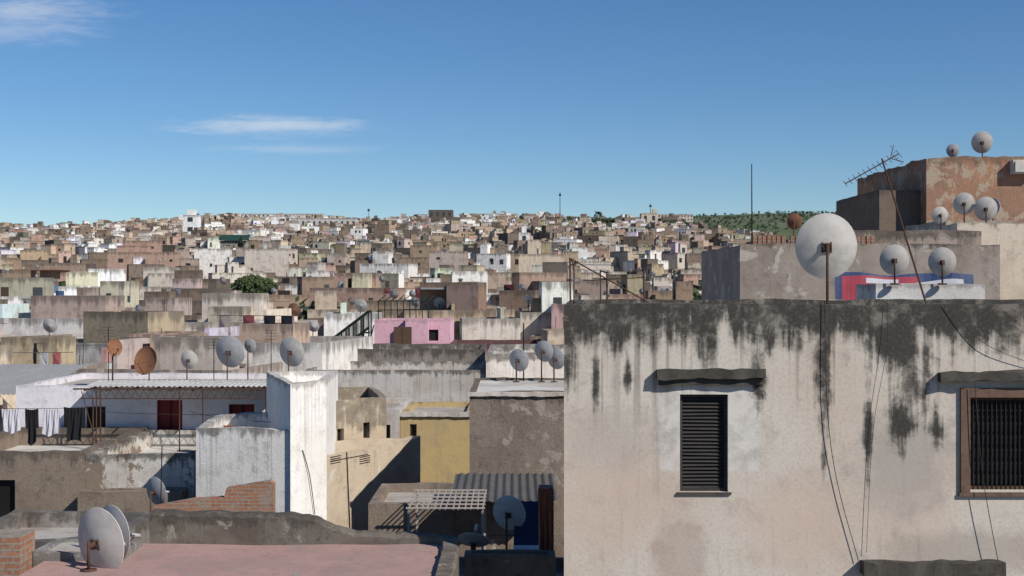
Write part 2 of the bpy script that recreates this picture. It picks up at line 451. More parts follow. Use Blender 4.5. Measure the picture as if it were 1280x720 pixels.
# ---------------------------------------------------------------- distant medina
PAL = [((.46, .35, .255), 5), ((.35, .26, .185), 5), ((.55, .455, .35), 5), ((.24, .18, .135), 5), ((.39, .31, .25), 4), ((.62, .56, .48), 4),
       ((.82, .80, .76), 4), ((.44, .30, .235), 2), ((.16, .13, .105), 4), ((.46, .39, .34), 3)]
PALX = [c for c, w in PAL for _ in range(w)]
citym = attr_mat('medina_plaster', city=True); smallm = attr_mat('painted_small_parts')
EXC = [(-10.4, 8, 40, 76), (-13, 1, 70, 92), (-17, -6, 30, 47.5)]
def city_house(mb, x, y, w, d, z0, zt, rot, near, tone=None):
    base = tone or R.choice(PALX); k = R.uniform(.75, 1.12)
    col = [min(.82, c * k) for c in base]
    ca, sa = math.cos(rot), math.sin(rot)
    def pt(lx, ly, z): return (x + lx * ca - ly * sa, y + lx * sa + ly * ca, z)
    def vol(lx0, lx1, ly0, ly1, za, zb, cc, par=.5, windows=True):
        H = (zb - za) / 10
        top = tuple(cc) + (0.0,); bot = tuple(cc) + (H,)
        c4 = [(lx0, ly0), (lx1, ly0), (lx1, ly1), (lx0, ly1)]; th = .22
        i4 = [(lx0 + th, ly0 + th), (lx1 - th, ly0 + th), (lx1 - th, ly1 - th), (lx0 + th, ly1 - th)]
        for i in range(4):
            j = (i + 1) % 4
            mb.face([pt(*c4[i], za), pt(*c4[j], za), pt(*c4[j], zb), pt(*c4[i], zb)], 0, [bot, bot, top, top])
            mb.face([pt(*c4[i], zb), pt(*c4[j], zb), pt(*i4[j], zb), pt(*i4[i], zb)], 0, [top] * 4)
            mb.face([pt(*i4[i], zb), pt(*i4[j], zb), pt(*i4[j], zb - par), pt(*i4[i], zb - par)], 0, [top] * 4)
        rc = R.choice([(.36, .31, .26, .5), (.52, .49, .45, .5), (.26, .22, .19, .5), (.33, .2, .16, .5)])
        mb.face([pt(*p, zb - par) for p in i4], 0, [rc] * 4)
        if not windows: return
        for side, prob in ((0, .85), (1, .7), (3, .7)):
            if R.random() > prob: continue
            a = c4[side]; b2 = c4[(side + 1) % 4]; L = math.hypot(b2[0] - a[0], b2[1] - a[1])
            ux, uy = (b2[0] - a[0]) / L, (b2[1] - a[1]) / L; ox, oy = uy * .03, -ux * .03
            zf = zb - par - .8
            while zf - 1.4 > za and zf > zb - 9:
                n = R.randint(0, max(1, int(L / 2.3)))
                for q in range(n):
                    s = R.uniform(.4, max(.5, L - 1.4)); ww = R.choice([.4, .6, .8, 1.0]); hh = R.choice([.5, .8, 1.1, 1.3])
                    zz = zf + R.uniform(-.2, .2)
                    A = (a[0] + ux * s + ox, a[1] + uy * s + oy); B = (a[0] + ux * (s + ww) + ox, a[1] + uy * (s + ww) + oy)
                    wc = R.choice([(.02, .02, .02, 1), (.035, .03, .028, 1), (.06, .04, .03, 1), (.05, .06, .07, 1)])
                    mb.face([pt(*A, zz - hh), pt(*B, zz - hh), pt(*B, zz), pt(*A, zz)], 1, [wc] * 4)
                    if near and R.random() < .5:
                        mb.face([pt(A[0] - .1 * ux + ox, A[1] - .1 * uy + oy, zz), pt(B[0] + .1 * ux + ox, B[1] + .1 * uy + oy, zz),
                                 pt(B[0] + .1 * ux + ox * 5, B[1] + .1 * uy + oy * 5, zz + .16), pt(A[0] - .1 * ux + ox * 5, A[1] - .1 * uy + oy * 5, zz + .16)], 1, [(.45, .42, .37, 1)] * 4)
                zf -= R.uniform(2.2, 3.0)
    vol(-w / 2, w / 2, -d / 2, d / 2, z0, zt, col)
    rz = zt - .5
    for rep in range(3):
        if R.random() < (.75, .45, .25)[rep] and w > 4:
            ww = R.uniform(1.6, w * .55); dd = R.uniform(1.6, d * .6); lx = R.uniform(-w / 2 + .3, w / 2 - ww - .3) if w - ww > .7 else -w / 2 + .3
            ly = R.uniform(-d / 2 + .4, max(-d / 2 + .45, d / 2 - dd - .3))
            cc = col if R.random() < .5 else [min(.8, c * R.uniform(.85, 1.1)) for c in R.choice(PALX)]
            vol(lx, lx + ww, ly, ly + dd, rz, rz + R.uniform(1.3, 2.7) * (1 if y < 150 else 1.25), cc, .25)
    if R.random() < .45:
        cc = tuple(min(.8, c * R.uniform(.8, 1.1)) for c in col) + (.2,)
        lx = R.uniform(-w / 3, w / 3)
        p = pt(lx, 0, 0); mb.box(p[0] - .12, p[0] + .12, p[1] - d / 2 + .3, p[1] + d / 2 - .3, rz, rz + R.uniform(.9, 1.7), 0, rot, [cc] * 4, False)
    if y < 800:
        for q in range(R.choice([0, 1, 1, 2, 3]) if y < 420 else R.choice([0, 0, 1, 2])):
            lx, ly = R.uniform(-w / 2 + .4, w / 2 - .4), R.uniform(-d / 2 + .4, d / 2 - .4)
            r = R.uniform(.32, .5); c = Vector(pt(lx, ly, rz + R.uniform(.9, 1.5)))
            f = Vector((R.uniform(.1, .6), 1, .35)).normalized(); u = f.cross(Vector((0, 0, 1))).normalized(); v = u.cross(f)
            k = R.uniform(.35, .6); dc = R.choice([(k, k * .98, k * .94, 1)] * 5 + [(.25, .15, .10, 1) if y > 75 else (k, k, k, 1)])
            n = 12 if near else 7
            rim = [c + u * r * math.cos(6.2832 * i / n) + v * r * math.sin(6.2832 * i / n) for i in range(n)]
            for i in range(n): mb.face([c - f * .12, rim[i], rim[(i + 1) % n]], 1, [dc] * 3)
            if near: mb.cyl(c - f * .14, (c.x, c.y - .12, rz), .03, n=4, mi=1, col=(.08, .07, .06, 1), caps=False)
    if near:
        for q in range(R.choice([0, 1, 1, 2])):
            p = pt(R.uniform(-w / 2, w / 2) * .85, R.uniform(-d / 2, d / 2) * .85, rz); h = R.uniform(1.2, 2.6)
            mb.cyl(p, (p[0] + R.uniform(-.2, .2), p[1], p[2] + h), .018, n=4, mi=1, col=(.06, .055, .05, 1), caps=False)
            if R.random() < .4:
                for e in range(3):
                    mb.cyl((p[0] - .25, p[1], p[2] + h - .1 - e * .14), (p[0] + .25, p[1], p[2] + h - .1 - e * .14), .01, n=3, mi=1, col=(.1, .1, .1, 1), caps=False)
        if R.random() < .22:
            p = pt(R.uniform(-w / 3, w / 3), R.uniform(-d / 3, d / 3), rz)
            mb.cyl(p, (p[0], p[1], p[2] + 1.1), .45, .42, n=10, mi=1, col=R.choice([(.03, .07, .16, 1), (.5, .5, .48, 1), (.04, .04, .045, 1)]))
        if R.random() < .3:
            a = Vector(pt(-w / 3, R.uniform(-d / 3, d / 3), rz + 1.7)); b3 = Vector(pt(w / 3, R.uniform(-d / 3, d / 3), rz + 1.7))
            mb.cyl(a, b3, .015, n=3, mi=1, col=(.1, .1, .1, 1), caps=False)
            for q in range(R.randint(2, 6)):
                s = R.uniform(0, .85); p0 = a.lerp(b3, s); p1 = a.lerp(b3, s + .12); hh = R.uniform(.5, 1.1)
                cc = R.choice([(.6, .6, .62, 1), (.35, .1, .1, 1), (.1, .17, .3, 1), (.5, .4, .33, 1), (.03, .03, .04, 1), (.3, .3, .33, 1)])
                mb.face([p0, p1, p1 - Vector((0, .05, hh)), p0 - Vector((0, -.05, hh))], 1, [cc] * 4)
    if R.random() < .05 and y < 500:
        p = pt(0, 0, 0); c3 = R.choice([(.02, .09, .06, 1), (.26, .12, .08, 1), (.25, .27, .3, 1)])
        mb.box(p[0] - w * .3, p[0] + w * .3, p[1] - d * .3, p[1] + d * .3, rz + 2.0, rz + 2.12, 1, rot, [c3] * 4)

bands = {'medina_houses_on_the_slope': MB(), 'medina_houses_in_the_valley': MB()}
treespots = []
y = 49.0
while y < 1075:
    near = y < 260
    rowd = R.uniform(6.5, 9.0) if y < 500 else R.uniform(8, 11)
    x = -.47 * y - 30
    xmax = .40 * y + 25 if y > 70 else -11
    while x < xmax:
        w = R.uniform(3.6, 10) if y < 130 else R.choice([R.uniform(4.5, 8), R.uniform(6, 10), R.uniform(6, 10), R.uniform(9, 15)])
        xc = x + w / 2; yc = y + R.uniform(-2.5, 2.5)
        x += w * R.uniform(.86, 1.02)
        if any(a < xc < b2 and c0 < yc < d0 for a, b2, c0, d0 in EXC): continue
        az = xc / yc
        if yc > 880 and .035 < az < .175 and R.random() < .8: treespots.append((xc, yc)); continue
        if yc > 700 and az > .20: continue
        if 205 < yc < 258 and -.226 < az < -.182: continue
        if R.random() < .03 and yc > 130: treespots.append((xc, yc)); continue
        if R.random() < .04: continue
        gz = ground(xc, yc)
        h = R.choice([5.5, 6.5, 7, 8, 8.5, 9.5, 11, 13, 15])
        if yc < 62: h = R.choice([6.6, 7.4, 8.0, 8.6, 9.2])
        elif yc < 130: h = R.choice([6.0, 6.8, 7.4, 8.0, 8.6, 9.4])
        elif yc < 250: h = R.choice([5.5, 6.5, 7, 7.5, 8.5, 9.5, 10.5])
        elif yc > 930: h = R.choice([5, 6, 6.5, 7.5, 9, 11])
        if 90 < yc < 250 and -.24 < az < -.165: h = min(h, 5.2)
        if 330 < yc < 420 and -.24 < az < -.19: h = min(h, 5.5)
        rot = .9 * noise.noise(Vector((xc * .012, yc * .012, 4.4))) + R.uniform(-.25, .25)
        tone = None
        wn = noise.noise(Vector((xc * .02, yc * .02, 2.2)))
        if wn > .2 and R.random() < .45: tone = (.79, .76, .71)
        if wn < -.2 and R.random() < .4: tone = (.2, .155, .12)
        if yc > 980 and -.26 < az < .0 and R.random() < .5: tone = (.74, .72, .69)
        city_house(bands['medina_houses_in_the_valley' if yc < 400 else 'medina_houses_on_the_slope'], xc, yc, w, rowd * R.uniform(.8, 1.05), gz - 4, gz + h, rot, near, tone)
    y += rowd
for k, mb in bands.items(): mb.build(k, [citym, smallm])

def landmark(name, x0, x1, y, z0, z1, col, rows=1, cols=4, extra=None, depth=12):
    mb = MB(); c0 = tuple(col) + (0,); c1 = tuple(col) + (1,)
    P = [(x0, y), (x1, y), (x1, y + depth), (x0, y + depth)]
    for i in range(4):
        j = (i + 1) % 4
        mb.face([(*P[i], z0 - 12), (*P[j], z0 - 12), (*P[j], z1), (*P[i], z1)], 0, [c1, c1, c0, c0])
    mb.face([(*p, z1 - .5) for p in P], 0, [c1] * 4)
    W = (x1 - x0) / cols; H = (z1 - z0) / rows
    for r in range(rows):
        for c in range(cols):
            a = x0 + W * (c + .32); bb = z0 + H * (r + .3)
            mb.face([(a, y - .06, bb), (a + W * .36, y - .06, bb), (a + W * .36, y - .06, bb + H * .45), (a, y - .06, bb + H * .45)], 1, [(.05, .05, .055, 1)] * 4)
    if extra: extra(mb)
    return mb.build(name, [citym, smallm])
landmark('long_white_building', -168, -93, 835, 40, 52, (.55, .54, .52), 2, 18)
landmark('long_white_building', -150, -105, 862, 51, 59, (.52, .50, .47), 1, 12)
landmark('whitewashed_tower', -180, -172, 700, 36, 52, (.80, .80, .78), 3, 1, lambda mb: mb.box(-178, -174, 702, 706, 52, 55, 0, 0, [(.80, .80, .78, .1)] * 4), 8)
landmark('old_kasbah_block', -62, -44, 950, 56, 70, (.12, .10, .09), 2, 4)
landmark('kasbah_wall', -44, -14, 960, 54, 65, (.2, .165, .13), 1, 5)
landmark('tan_bastion', 95, 107, 940, 52, 67, (.58, .49, .38), 2, 2, lambda mb: mb.box(103.5, 106.5, 941, 945, 67, 70, 0, 0, [(.58, .49, .38, .1)] * 4))
landmark('apartment_block', 118, 150, 1060, 64, 73, (.55, .47, .41), 3, 12)
landmark('apartment_block', -45, 5, 1085, 64, 75, (.64, .60, .56), 3, 16)
landmark('apartment_block', -250, -160, 1085, 64, 75, (.66, .64, .61), 3, 24)
def mina(mb):
    mb.box(4.6, 6.8, 601.5, 603.7, 38, 41, 0, 0, [(.78, .78, .75, .1)] * 4)
    mb.cyl((5.7, 602.6, 41), (5.7, 602.6, 42.2), 1.0, .1, 8, 1, (.3, .3, .25, 1))
    mb.cyl((5.7, 602.6, 42), (5.7, 602.6, 44), .1, n=4, mi=1, col=(.2, .15, .05, 1))
landmark('white_minaret', 3.2, 8.2, 600, 20, 38, (.78, .78, .75), 3, 1, mina, 5)
landmark('green_roofed_hall', -114, -104, 500, 24, 30.5, (.3, .28, .25), 1, 3,
         lambda mb: mb.face([(-115, 499, 30.6), (-103, 499, 30.6), (-103, 505, 33.0), (-115, 505, 33.0)], 1, [(.012, .05, .04, 1)] * 4), 10)
landmark('green_roofed_hall', -100, -72, 470, 18, 23.2, (.45, .42, .38), 1, 6,
         lambda mb: mb.face([(-101, 469, 23.3), (-71, 469, 23.3), (-71, 474, 24.6), (-101, 474, 24.6)], 1, [(.03, .07, .055, 1)] * 4), 8)

def mast(name, x, y, z0, z1, r=.25):
    mb = MB(); mb.cyl((x, y, z0), (x, y, z1), r, r * .5, 6)
    mb.box(x - .9, x + .9, y - .3, y + .3, z1 - 3, z1 - 1.5); return mb.build(name, [M['metal']])
mast('radio_mast', 37.5, 1000, 55, 87, .45); mast('radio_mast', 106, 980, 60, 77, .3)
mast('radio_mast', -112, 1000, 55, 75, .25)

# ---------------------------------------------------------------- trees
leafm = attr_mat('leaves', .8)
def crown(mb, c, rx, rz, n, s, clumps=7, dark=(.025, .045, .015), lite=(.075, .105, .035)):
    cl = []
    for i in range(clumps):
        a = R.uniform(0, 6.28); q = R.uniform(0, .7)
        cl.append((c[0] + rx * q * math.cos(a), c[1] + rx * q * math.sin(a), c[2] + rz * R.uniform(-.55, .6), R.uniform(.35, .55), R.random()))
    for i in range(n):
        k = R.choice(cl); a = R.uniform(0, 6.28); e = R.uniform(-1, 1); rr = R.uniform(.5, 1) ** .5 * k[3]
        h = math.sqrt(1 - e * e)
        p = Vector((k[0] + rx * rr * h * math.cos(a), k[1] + rx * rr * h * math.sin(a), k[2] + rz * rr * e))
        u = Vector((R.uniform(-1, 1), R.uniform(-1, 1), R.uniform(-1, 1))).normalized() * s * R.uniform(.6, 1.3)
        v = u.orthogonal().normalized() * s * R.uniform(.4, .9)
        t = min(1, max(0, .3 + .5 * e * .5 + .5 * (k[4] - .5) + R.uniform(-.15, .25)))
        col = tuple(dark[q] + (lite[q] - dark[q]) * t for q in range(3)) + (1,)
        mb.face([p - u, p + v, p + u, p - v], 0, [col] * 4)
def trunk(mb, x, y, z0, z1, r):
    mb.cyl((x, y, z0), (x + .1, y, z1), r, r * .55, 7, 0, (.07, .05, .035, 1))
    for i in range(5):
        a = i * 1.3; mb.cyl((x + .05, y, z0 + (z1 - z0) * .6), (x + math.cos(a) * r * 7, y + math.sin(a) * r * 7, z1 + r * 5), r * .4, r * .15, 5, 0, (.07, .05, .035, 1))
tr = MB()
for (x, y) in treespots:
    gz = ground(x, y)
    for q in range(4 if y > 850 else 1):
        xx, yy = x + R.uniform(-6, 6), y + R.uniform(-4, 4); h = R.uniform(5, 10) if y > 850 else R.uniform(8, 12)
        trunk(tr, xx, yy, gz - 1, gz + h * .6, .25)
        crown(tr, (xx, yy, gz + h * .7), R.uniform(2.6, 4.6), h * .42, 110, .65, 6, (.015, .03, .012), (.06, .085, .03))
tr.build('distant_trees', [leafm])
hb = MB()
for i in range(3000):
    x = R.uniform(130, 950); y = R.uniform(1250, 1800)
    if noise.noise(Vector((x * .009, y * .006, 9))) < -.12 + R.uniform(-.15, .15): continue
    gz = ground(x, y); r = R.uniform(1.4, 3.2)
    crown(hb, (x, y, gz + r * .7), r, r * .8, 20, r * .36, 4, (.02, .035, .018), (.05, .075, .035))
hb.build('hillside_orchard', [leafm])
pm = MB(); px, py = -51, 250; gz = ground(px, py); CZT = 11.4
trunk(pm, px, py, gz, CZT - 1, .35)
crown(pm, (px, py, CZT), 5.2, 3.6, 3400, .3, 14, (.015, .03, .01), (.085, .12, .04))
for i in range(50):
    a = R.uniform(0, 6.28); L = R.uniform(3.0, 5.6); up = R.uniform(.3, 1.3); prev = Vector((px, py, CZT + .6))
    for s in range(1, 7):
        q = s / 6; n2 = Vector((px + math.cos(a) * L * q, py + math.sin(a) * L * q, CZT + .6 + up * 2.6 * q - 2.8 * q * q))
        pv = Vector((-math.sin(a), math.cos(a), -.3)) * (.4 * (1 - abs(q - .5)))
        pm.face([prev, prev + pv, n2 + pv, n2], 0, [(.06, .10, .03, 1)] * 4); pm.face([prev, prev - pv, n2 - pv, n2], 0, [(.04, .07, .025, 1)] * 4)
        prev = n2
pm.build('spreading_palm_tree', [leafm])
cy = MB(); trunk(cy, -89, 420, 10, 18, .3)
for k in range(9):
    z = 18 + k * 1.2; crown(cy, (-89, 420, z), 1.7 * math.sin(math.pi * (k + 1.6) / 11), 1.3, 170, .3, 4, (.01, .02, .01), (.03, .045, .02))
cy.build('cypress_tree', [leafm])
pl = MB(); pl.cyl((66, 1000, 56), (66.5, 1000, 71), .5, .35, 6, 0, (.08, .06, .045, 1))
for i in range(30):
    a = R.uniform(0, 6.28); prev = Vector((66.5, 1000, 71)); up = R.uniform(-.3, 1)
    for s in range(1, 5):
        q = s / 4; n2 = Vector((66.5 + math.cos(a) * 3.8 * q, 1000 + math.sin(a) * 3.8 * q, 71 + up * 4 * q - 3.2 * q * q)); pv = Vector((0, 0, .5))
        pl.face([prev, prev - pv, n2 - pv, n2], 0, [(.03, .05, .02, 1)] * 4); prev = n2
pl.build('palm_tree', [leafm])

# ---------------------------------------------------------------- MAIN stained facade house
m_main = wall_mat('stained_lime_plaster', (.60, .55, .475), (.56, .48, .40), (.40, .365, .315), 11.8, band=.85, topamt=.95, streak=.32,
    grime=(.036, .034, .030), bump=.3, bd=.016, st_lo=.3, st_hi=.7, drips=.5, wash=.45,
    ell=[(1.3, 11.65, 1.0, .34), (2.25, 11.55, .5, .38), (2.5, 11.35, .14, .45), (3.9, 11.0, .15, 1.1), (3.95, 11.6, .35, .32), (4.85, 10.35, .26, .5), (4.85, 11.35, .66, .65), (5.0, 10.8, .3, .5), (5.65, 11.5, .45, .5),
         (1.06, 10.8, .1, .45), (1.45, 10.95, .07, .35), (3.08, 10.8, .12, .5), (.74, 11.3, .14, .7), (5.3, 10.3, .1, .4), (6.2, 11.5, .35, .55), (3.9, 9.9, .07, .35), (4.45, 10.2, .08, .9)],
    low_ell=[(1.2, 9.3, 1.2, .9, (.56, .42, .335), .5), (3.5, 9.0, 1.0, .8, (.57, .43, .345), .5), (5.0, 9.2, .9, .7, (.60, .49, .40), .4), (2.1, 8.6, .5, .8, (.38, .29, .235), .5), (5.7, 8.7, 1.5, .4, (.35, .30, .25), .6), (4.9, 9.8, .8, 1.0, (.33, .305, .275), .6), (1.2, 10.1, .8, .6, (.40, .365, .32), .4)],
    rects=[(2.46, 10.25, .65, .56, (.66, .635, .59), .7)])
main = house('stained_plaster_house', [(.65, 16), (9.5, 16), (9.5, 22.5), (1.05, 22.5)], 0, 11.8, m_main,
      {0: [(1.45, 2.05, 9.45, 10.67, 'shutter'), (5.07, 6.0, 9.47, 10.63, 'grille')]}, par=.35, thick=.22, amp=.022, step=.06)
slab_obj('lintel', 1.80, 3.15, 15.88, 16.0, 10.87, 10.99, M['mossy'], main, .016, .03)
slab_obj('lintel_lip', 1.83, 3.12, 15.93, 16.0, 10.79, 10.865, M['mossy'], main, .012, .03)
slab_obj('lintel', 5.32, 7.4, 15.88, 16.0, 10.84, 10.96, M['mossy'], main, .016, .03)
slab_obj('ledge', 4.35, 6.1, 15.8, 16.0, 8.44, 8.6, M['mossy'], main, .02)
wf = MB()
for (a, b2, c, d) in ((5.6, 5.715, 9.45, 10.75), (6.655, 6.77, 9.45, 10.75), (5.717, 6.653, 10.635, 10.752), (5.58, 6.8, 9.40, 9.448)):
    wf.box(a, b2, 15.96, 16.04, c, d)
wf.build('window_surround', [plain('brown_window_wood', (.15, .095, .07), .85, 0, .6, 14)], main)
sill = MB(); sill.box(2.06, 2.74, 15.97, 16.03, 9.42, 9.448); sill.build('window_sill', [M['mossy']], main)
cable('hanging_cable', [(3.9, 15.97, 11.85), (3.93, 15.95, 10.5), (4.05, 15.96, 9.6), (4.32, 15.96, 8.6)], .005)
cable('hanging_cable', [(4.68, 15.97, 11.8), (4.66, 15.94, 11.2), (4.5, 15.96, 10.2), (4.42, 15.96, 8.7)], .003)
cable('hanging_cable', [(5.75, 15.9, 10.8), (5.85, 15.88, 9.6), (6.12, 15.9, 8.2)], .005)
cable('hanging_cable', [(5.4, 15.97, 11.8), (5.9, 15.93, 11.3), (6.6, 15.95, 11.02)], .004)

fr = MB()
for (x, zt) in ((.78, 12.40), (1.27, 12.22), (1.76, 12.28)): fr.cyl((x, 17, 11.4), (x - .01, 17, zt), .013, n=6)
fr.cyl((.78, 17, 12.39), (1.82, 16.9, 11.80), .011, n=6); fr.cyl((.78, 17, 12.39), (.9, 18.6, 12.33), .011, n=6)
fr.cyl((.95, 17.02, 12.1), (1.76, 17.02, 12.14), .007, n=5); fr.cyl((1.27, 17, 12.2), (1.30, 18.8, 12.25), .011, n=6)
fr.cyl((.9, 18.6, 11.4), (.9, 18.6, 12.33), .011, n=6); fr.cyl((1.3, 18.8, 11.4), (1.3, 18.8, 12.27), .011, n=6)
fr.build('bent_metal_frame', [M['rust']])

ya = MB(); base = Vector((5.94, 18, 11.4)); top = Vector((5.2, 18, 13.82)); ya.cyl(base, top, .016, .012, 7)
a0 = Vector((4.66, 17.9, 13.46)); a1 = Vector((5.47, 18.1, 13.90)); ya.cyl(a0, a1, .009, n=5)
dr = (a1 - a0).normalized(); sd = Vector((.25, 1, .05)).normalized(); upv = dr.cross(sd).normalized()
for i in range(12):
    p = a0.lerp(a1, i / 11); L = .09 + .012 * i * .3
    e = (sd * .6 + upv * .25).normalized(); ya.cyl(p - e * L * 1.4, p + e * L * 1.4, .005, n=4)
for s in (-1, 1):
    ya.cyl(a1 - dr * .15, a1 + upv * .14 * s + sd * .02, .006, n=4)
    for q in range(3): ya.cyl(a1 + upv * .14 * s * (q + 1) / 3 - sd * .2 - dr * .05, a1 + upv * .14 * s * (q + 1) / 3 + sd * .2 - dr * .05, .005, n=4)
ya.build('television_aerial', [M['rust']])

dish('satellite_dish', (4.42, 18, 12.585), .44, (.15, 1, .1), 11.45, M['dishw'])
dish('satellite_dish', (8.365, 28, 12.61), .32, (.25, 1, .2), 12.09, M['dishw'])
dish('satellite_dish', (9.41, 28, 12.57), .30, (.3, 1, .2), 12.09, M['dishw'])

# ---------------------------------------------------------------- right background houses
mJ = wall_mat('grey_block_wall', (.34, .29, .25), (.27, .22, .185), (.17, .145, .125), 13.3, band=.5, patch=(.42, .38, .33), patch_lo=.58, streak=.6)
mJ2 = wall_mat('scraped_wall', (.40, .33, .28), (.32, .26, .21), (.18, .15, .13), 13.5, band=.5, patch=(.22, .18, .15), patch_lo=.55, streak=.6, bump=.8)
house('grey_block_house', rect(5.7, 12.2, 32, 38.5), 0, 13.1, mJ, par=.5, roofm=M['roof'], amp=.05)
house('block_roof_room', rect(8.55, 12.1, 33, 37), 12.6, 13.5, mJ2, par=.2, amp=.05)
cb = MB()
for i in range(26):
    x = 6.15 + i * .12
    if i in (7, 16): continue
    cb.box(x, x + .1, 32.6 + .01 * (i % 3), 32.8, 13.1 - .5, 13.32 + .03 * R.random(), 0, R.uniform(-.05, .05))
cb.build('brick_balustrade', [M['brick']])
lw = wall_mat('pale_plaster_low', (.56, .53, .48), (.46, .40, .34), (.32, .28, .24), 12.1, band=.3)
house('low_white_house', rect(5.3, 8.0, 29.8, 30.4), 0, 11.72, lw, par=.1, thick=.1)
house('white_roof_block', rect(7.96, 10.35, 28, 29.6), 0, 12.09, wall_mat('white_block_paint', (.68, .67, .64), (.56, .53, .5), (.4, .38, .35), 12.1, band=.25, topamt=.4), par=.06, roofm=M['roofw'])
bn = MB()
BO = Vector((7.35, 30.5, 11.4)); BU = Vector((1, 0, 0)); BV = Vector((.12, .55, 1.0)); BN = BU.cross(BV).normalized()
def bp(u, v, k):
    sag = (.05 * math.sin(u * 2.2) + .025 * math.sin(u * 6.1 + 1)) * v
    return BO + BU * u + BV * v + BN * (.004 * k + sag)
def bpoly(f0, f1, u0, u1, mi, k, n=20):
    for i in range(n):
        ua = u0 + (u1 - u0) * i / n; ub = u0 + (u1 - u0) * (i + 1) / n
        bn.face([bp(ua, f0(ua), k), bp(ub, f0(ub), k), bp(ub, f1(ub), k), bp(ua, f1(ua), k)], mi)
bpoly(lambda u: 0, lambda u: .95 + .03 * math.sin(u * 3), .35, 3.7, 0, 0)
bpoly(lambda u: .02, lambda u: .88, .52, 2.4, 1, 1)
bpoly(lambda u: .4 + .1 * (u - 1.8), lambda u: .62 + .18 * math.sin((u - 1.8) * 1.2), 1.8, 3.45, 2, 2)
bpoly(lambda u: .70, lambda u: .82, 1.1, 1.9, 2, 2)
bn.build('printed_tarpaulin_banner', [plain('banner_blue', (.02, .04, .11), .6, 0, .4, 5), plain('banner_red', (.27, .03, .05), .6, 0, .4, 5), plain('banner_white', (.42, .42, .45), .6, 0, .4, 5)])

mK = wall_mat('eroded_brick_wall', (.38, .205, .125), (.31, .18, .12), (.20, .145, .105), 16.1, band=.5, topamt=.45, patch=(.38, .30, .225), patch_lo=.52, bump=1.0, streak=.6, scale=1.2)
house('tall_brick_house', rect(12.95, 21, 40, 48), 0, 16.1, mK, par=.5, amp=.09, step=.2)
mKs = wall_mat('brown_side_wall', (.19, .145, .11), (.16, .12, .095), (.10, .08, .065), 15.1, band=.3, topamt=.4)
house('brown_annex', rect(11.65, 12.94, 40.6, 46), 0, 15.12, mKs, par=.3, amp=.03)
mL = wall_mat('cream_plaster', (.60, .52, .42), (.50, .42, .33), (.38, .32, .26), 13.9, band=.4, topamt=.5)
house('cream_house', rect(12.2, 20, 36, 39.7), 0, 13.9, mL, {0: [(1.85, 2.35, 12.85, 13.65, 'grille')]}, par=.5)
ar = MB()
for i in range(8):
    a = math.pi * i / 8; b4 = math.pi * (i + 1) / 8
    ar.face([(14.3 + .32 * math.cos(a), 35.97, 13.62 + .3 * math.sin(a)), (14.3 + .32 * math.cos(b4), 35.97, 13.62 + .3 * math.sin(b4)), (14.3 + .25 * math.cos(b4), 35.97, 13.62 + .22 * math.sin(b4)), (14.3 + .25 * math.cos(a), 35.97, 13.62 + .22 * math.sin(a))])
ar.build('window_arch', [M['brick']])
house('cream_wing', rect(12.0, 13.9, 34.5, 35.9), 0, 13.75, mL, par=.3)
ac = MB(); ac.box(15.55, 16.3, 39.7, 39.99, 15.55, 15.98); ac.box(15.6, 16.25, 39.66, 39.698, 15.6, 15.93); ac.build('air_conditioner', [M['dishw']])
dish('satellite_dish', (12.36, 35, 14.3), .29, (.3, 1, .2), 13.5, M['dishw'])
dish('satellite_dish', (12.88, 34.8, 14.15), .31, (.3, 1, .2), 13.5, M['dishw'])
dish('satellite_dish', (11.7, 35, 13.99), .22, (.1, 1, .2), 13.35, M['dishw'])
dish('satellite_dish', (13.7, 36.6, 14.3), .27, (-.8, -1, .3), 13.45, M['dishg'])
dish('satellite_dish', (13.88, 40.3, 16.33), .2, (.3, 1, .2), 15.7, M['dishg'])
dish('satellite_dish', (14.8, 40.3, 16.58), .33, (.3, 1, .3), 15.7, M['dishw'])
dish('satellite_dish', (7.5, 34, 13.76), .2, (.3, 1, .2), 12.6, M['dishr'])
po = MB(); po.cyl((6.03, 32.15, 12.6), (6.02, 32.15, 15.12), .022, .012, 6); po.build('aerial_pole', [M['metal']])

# ---------------------------------------------------------------- left : terrace house
mT = wall_mat('lilac_white_wall', (.72, .70, .72), (.66, .63, .65), (.46, .43, .44), 9.0, band=.2, topamt=.3, streak=.25)
house('terrace_house', rect(-15.5, -7.1, 40, 46), 0, 8.95, mT, {0: [(4.4, 5.2, 6.95, 8.5, 'red'), (6.65, 7.45, 7.2, 8.37, 'red'), (2.2, 2.8, 7.6, 8.3, 'glass')]}, par=.2)
mPod = wall_mat('shade_darkened_earth_wall', (.25, .20, .155), (.20, .155, .12), (.11, .09, .075), 7.7, band=.6, topamt=.6, patch=(.40, .36, .31), patch_lo=.63, bump=.8, streak=.6)  # brown earth, its colour darkened to carry the wall's shadow
mPodw = wall_mat('peeling_white_wall', (.60, .58, .54), (.44, .39, .33), (.24, .2, .17), 7.6, band=.4, topamt=.8, patch=(.22, .17, .13), patch_lo=.54, bump=.7, streak=.6)
house('earth_wall_podium', rect(-15.5, -11.35, 34, 39.95), 0, 7.66, mPod, {0: [(1.6, 2.3, 5.8, 6.9, 'dark')]}, par=.55, amp=.05, roofm=M['roofw'])  # floor made white to bounce more light onto the house wall behind
house('peeling_wall_podium', rect(-11.34, -8.45, 34.02, 39.95), 0, 7.58, mPodw, {0: []}, par=.5, amp=.04, roofm=M['roofw'])  # white floor here too, chosen for its bounce light
house('earth_wall_ledge', rect(-11.3, -8.6, 33.3, 34.0), 0, 6.7, mPod, par=.1, amp=.06)
aw = bpy.data.objects.new('corrugated_awning', None); scene.collection.objects.link(aw)
corrugated('sheet', -13.0, -6.9, 38.7, 40.2, 9.02, 9.10, M['corr'], parent=aw)
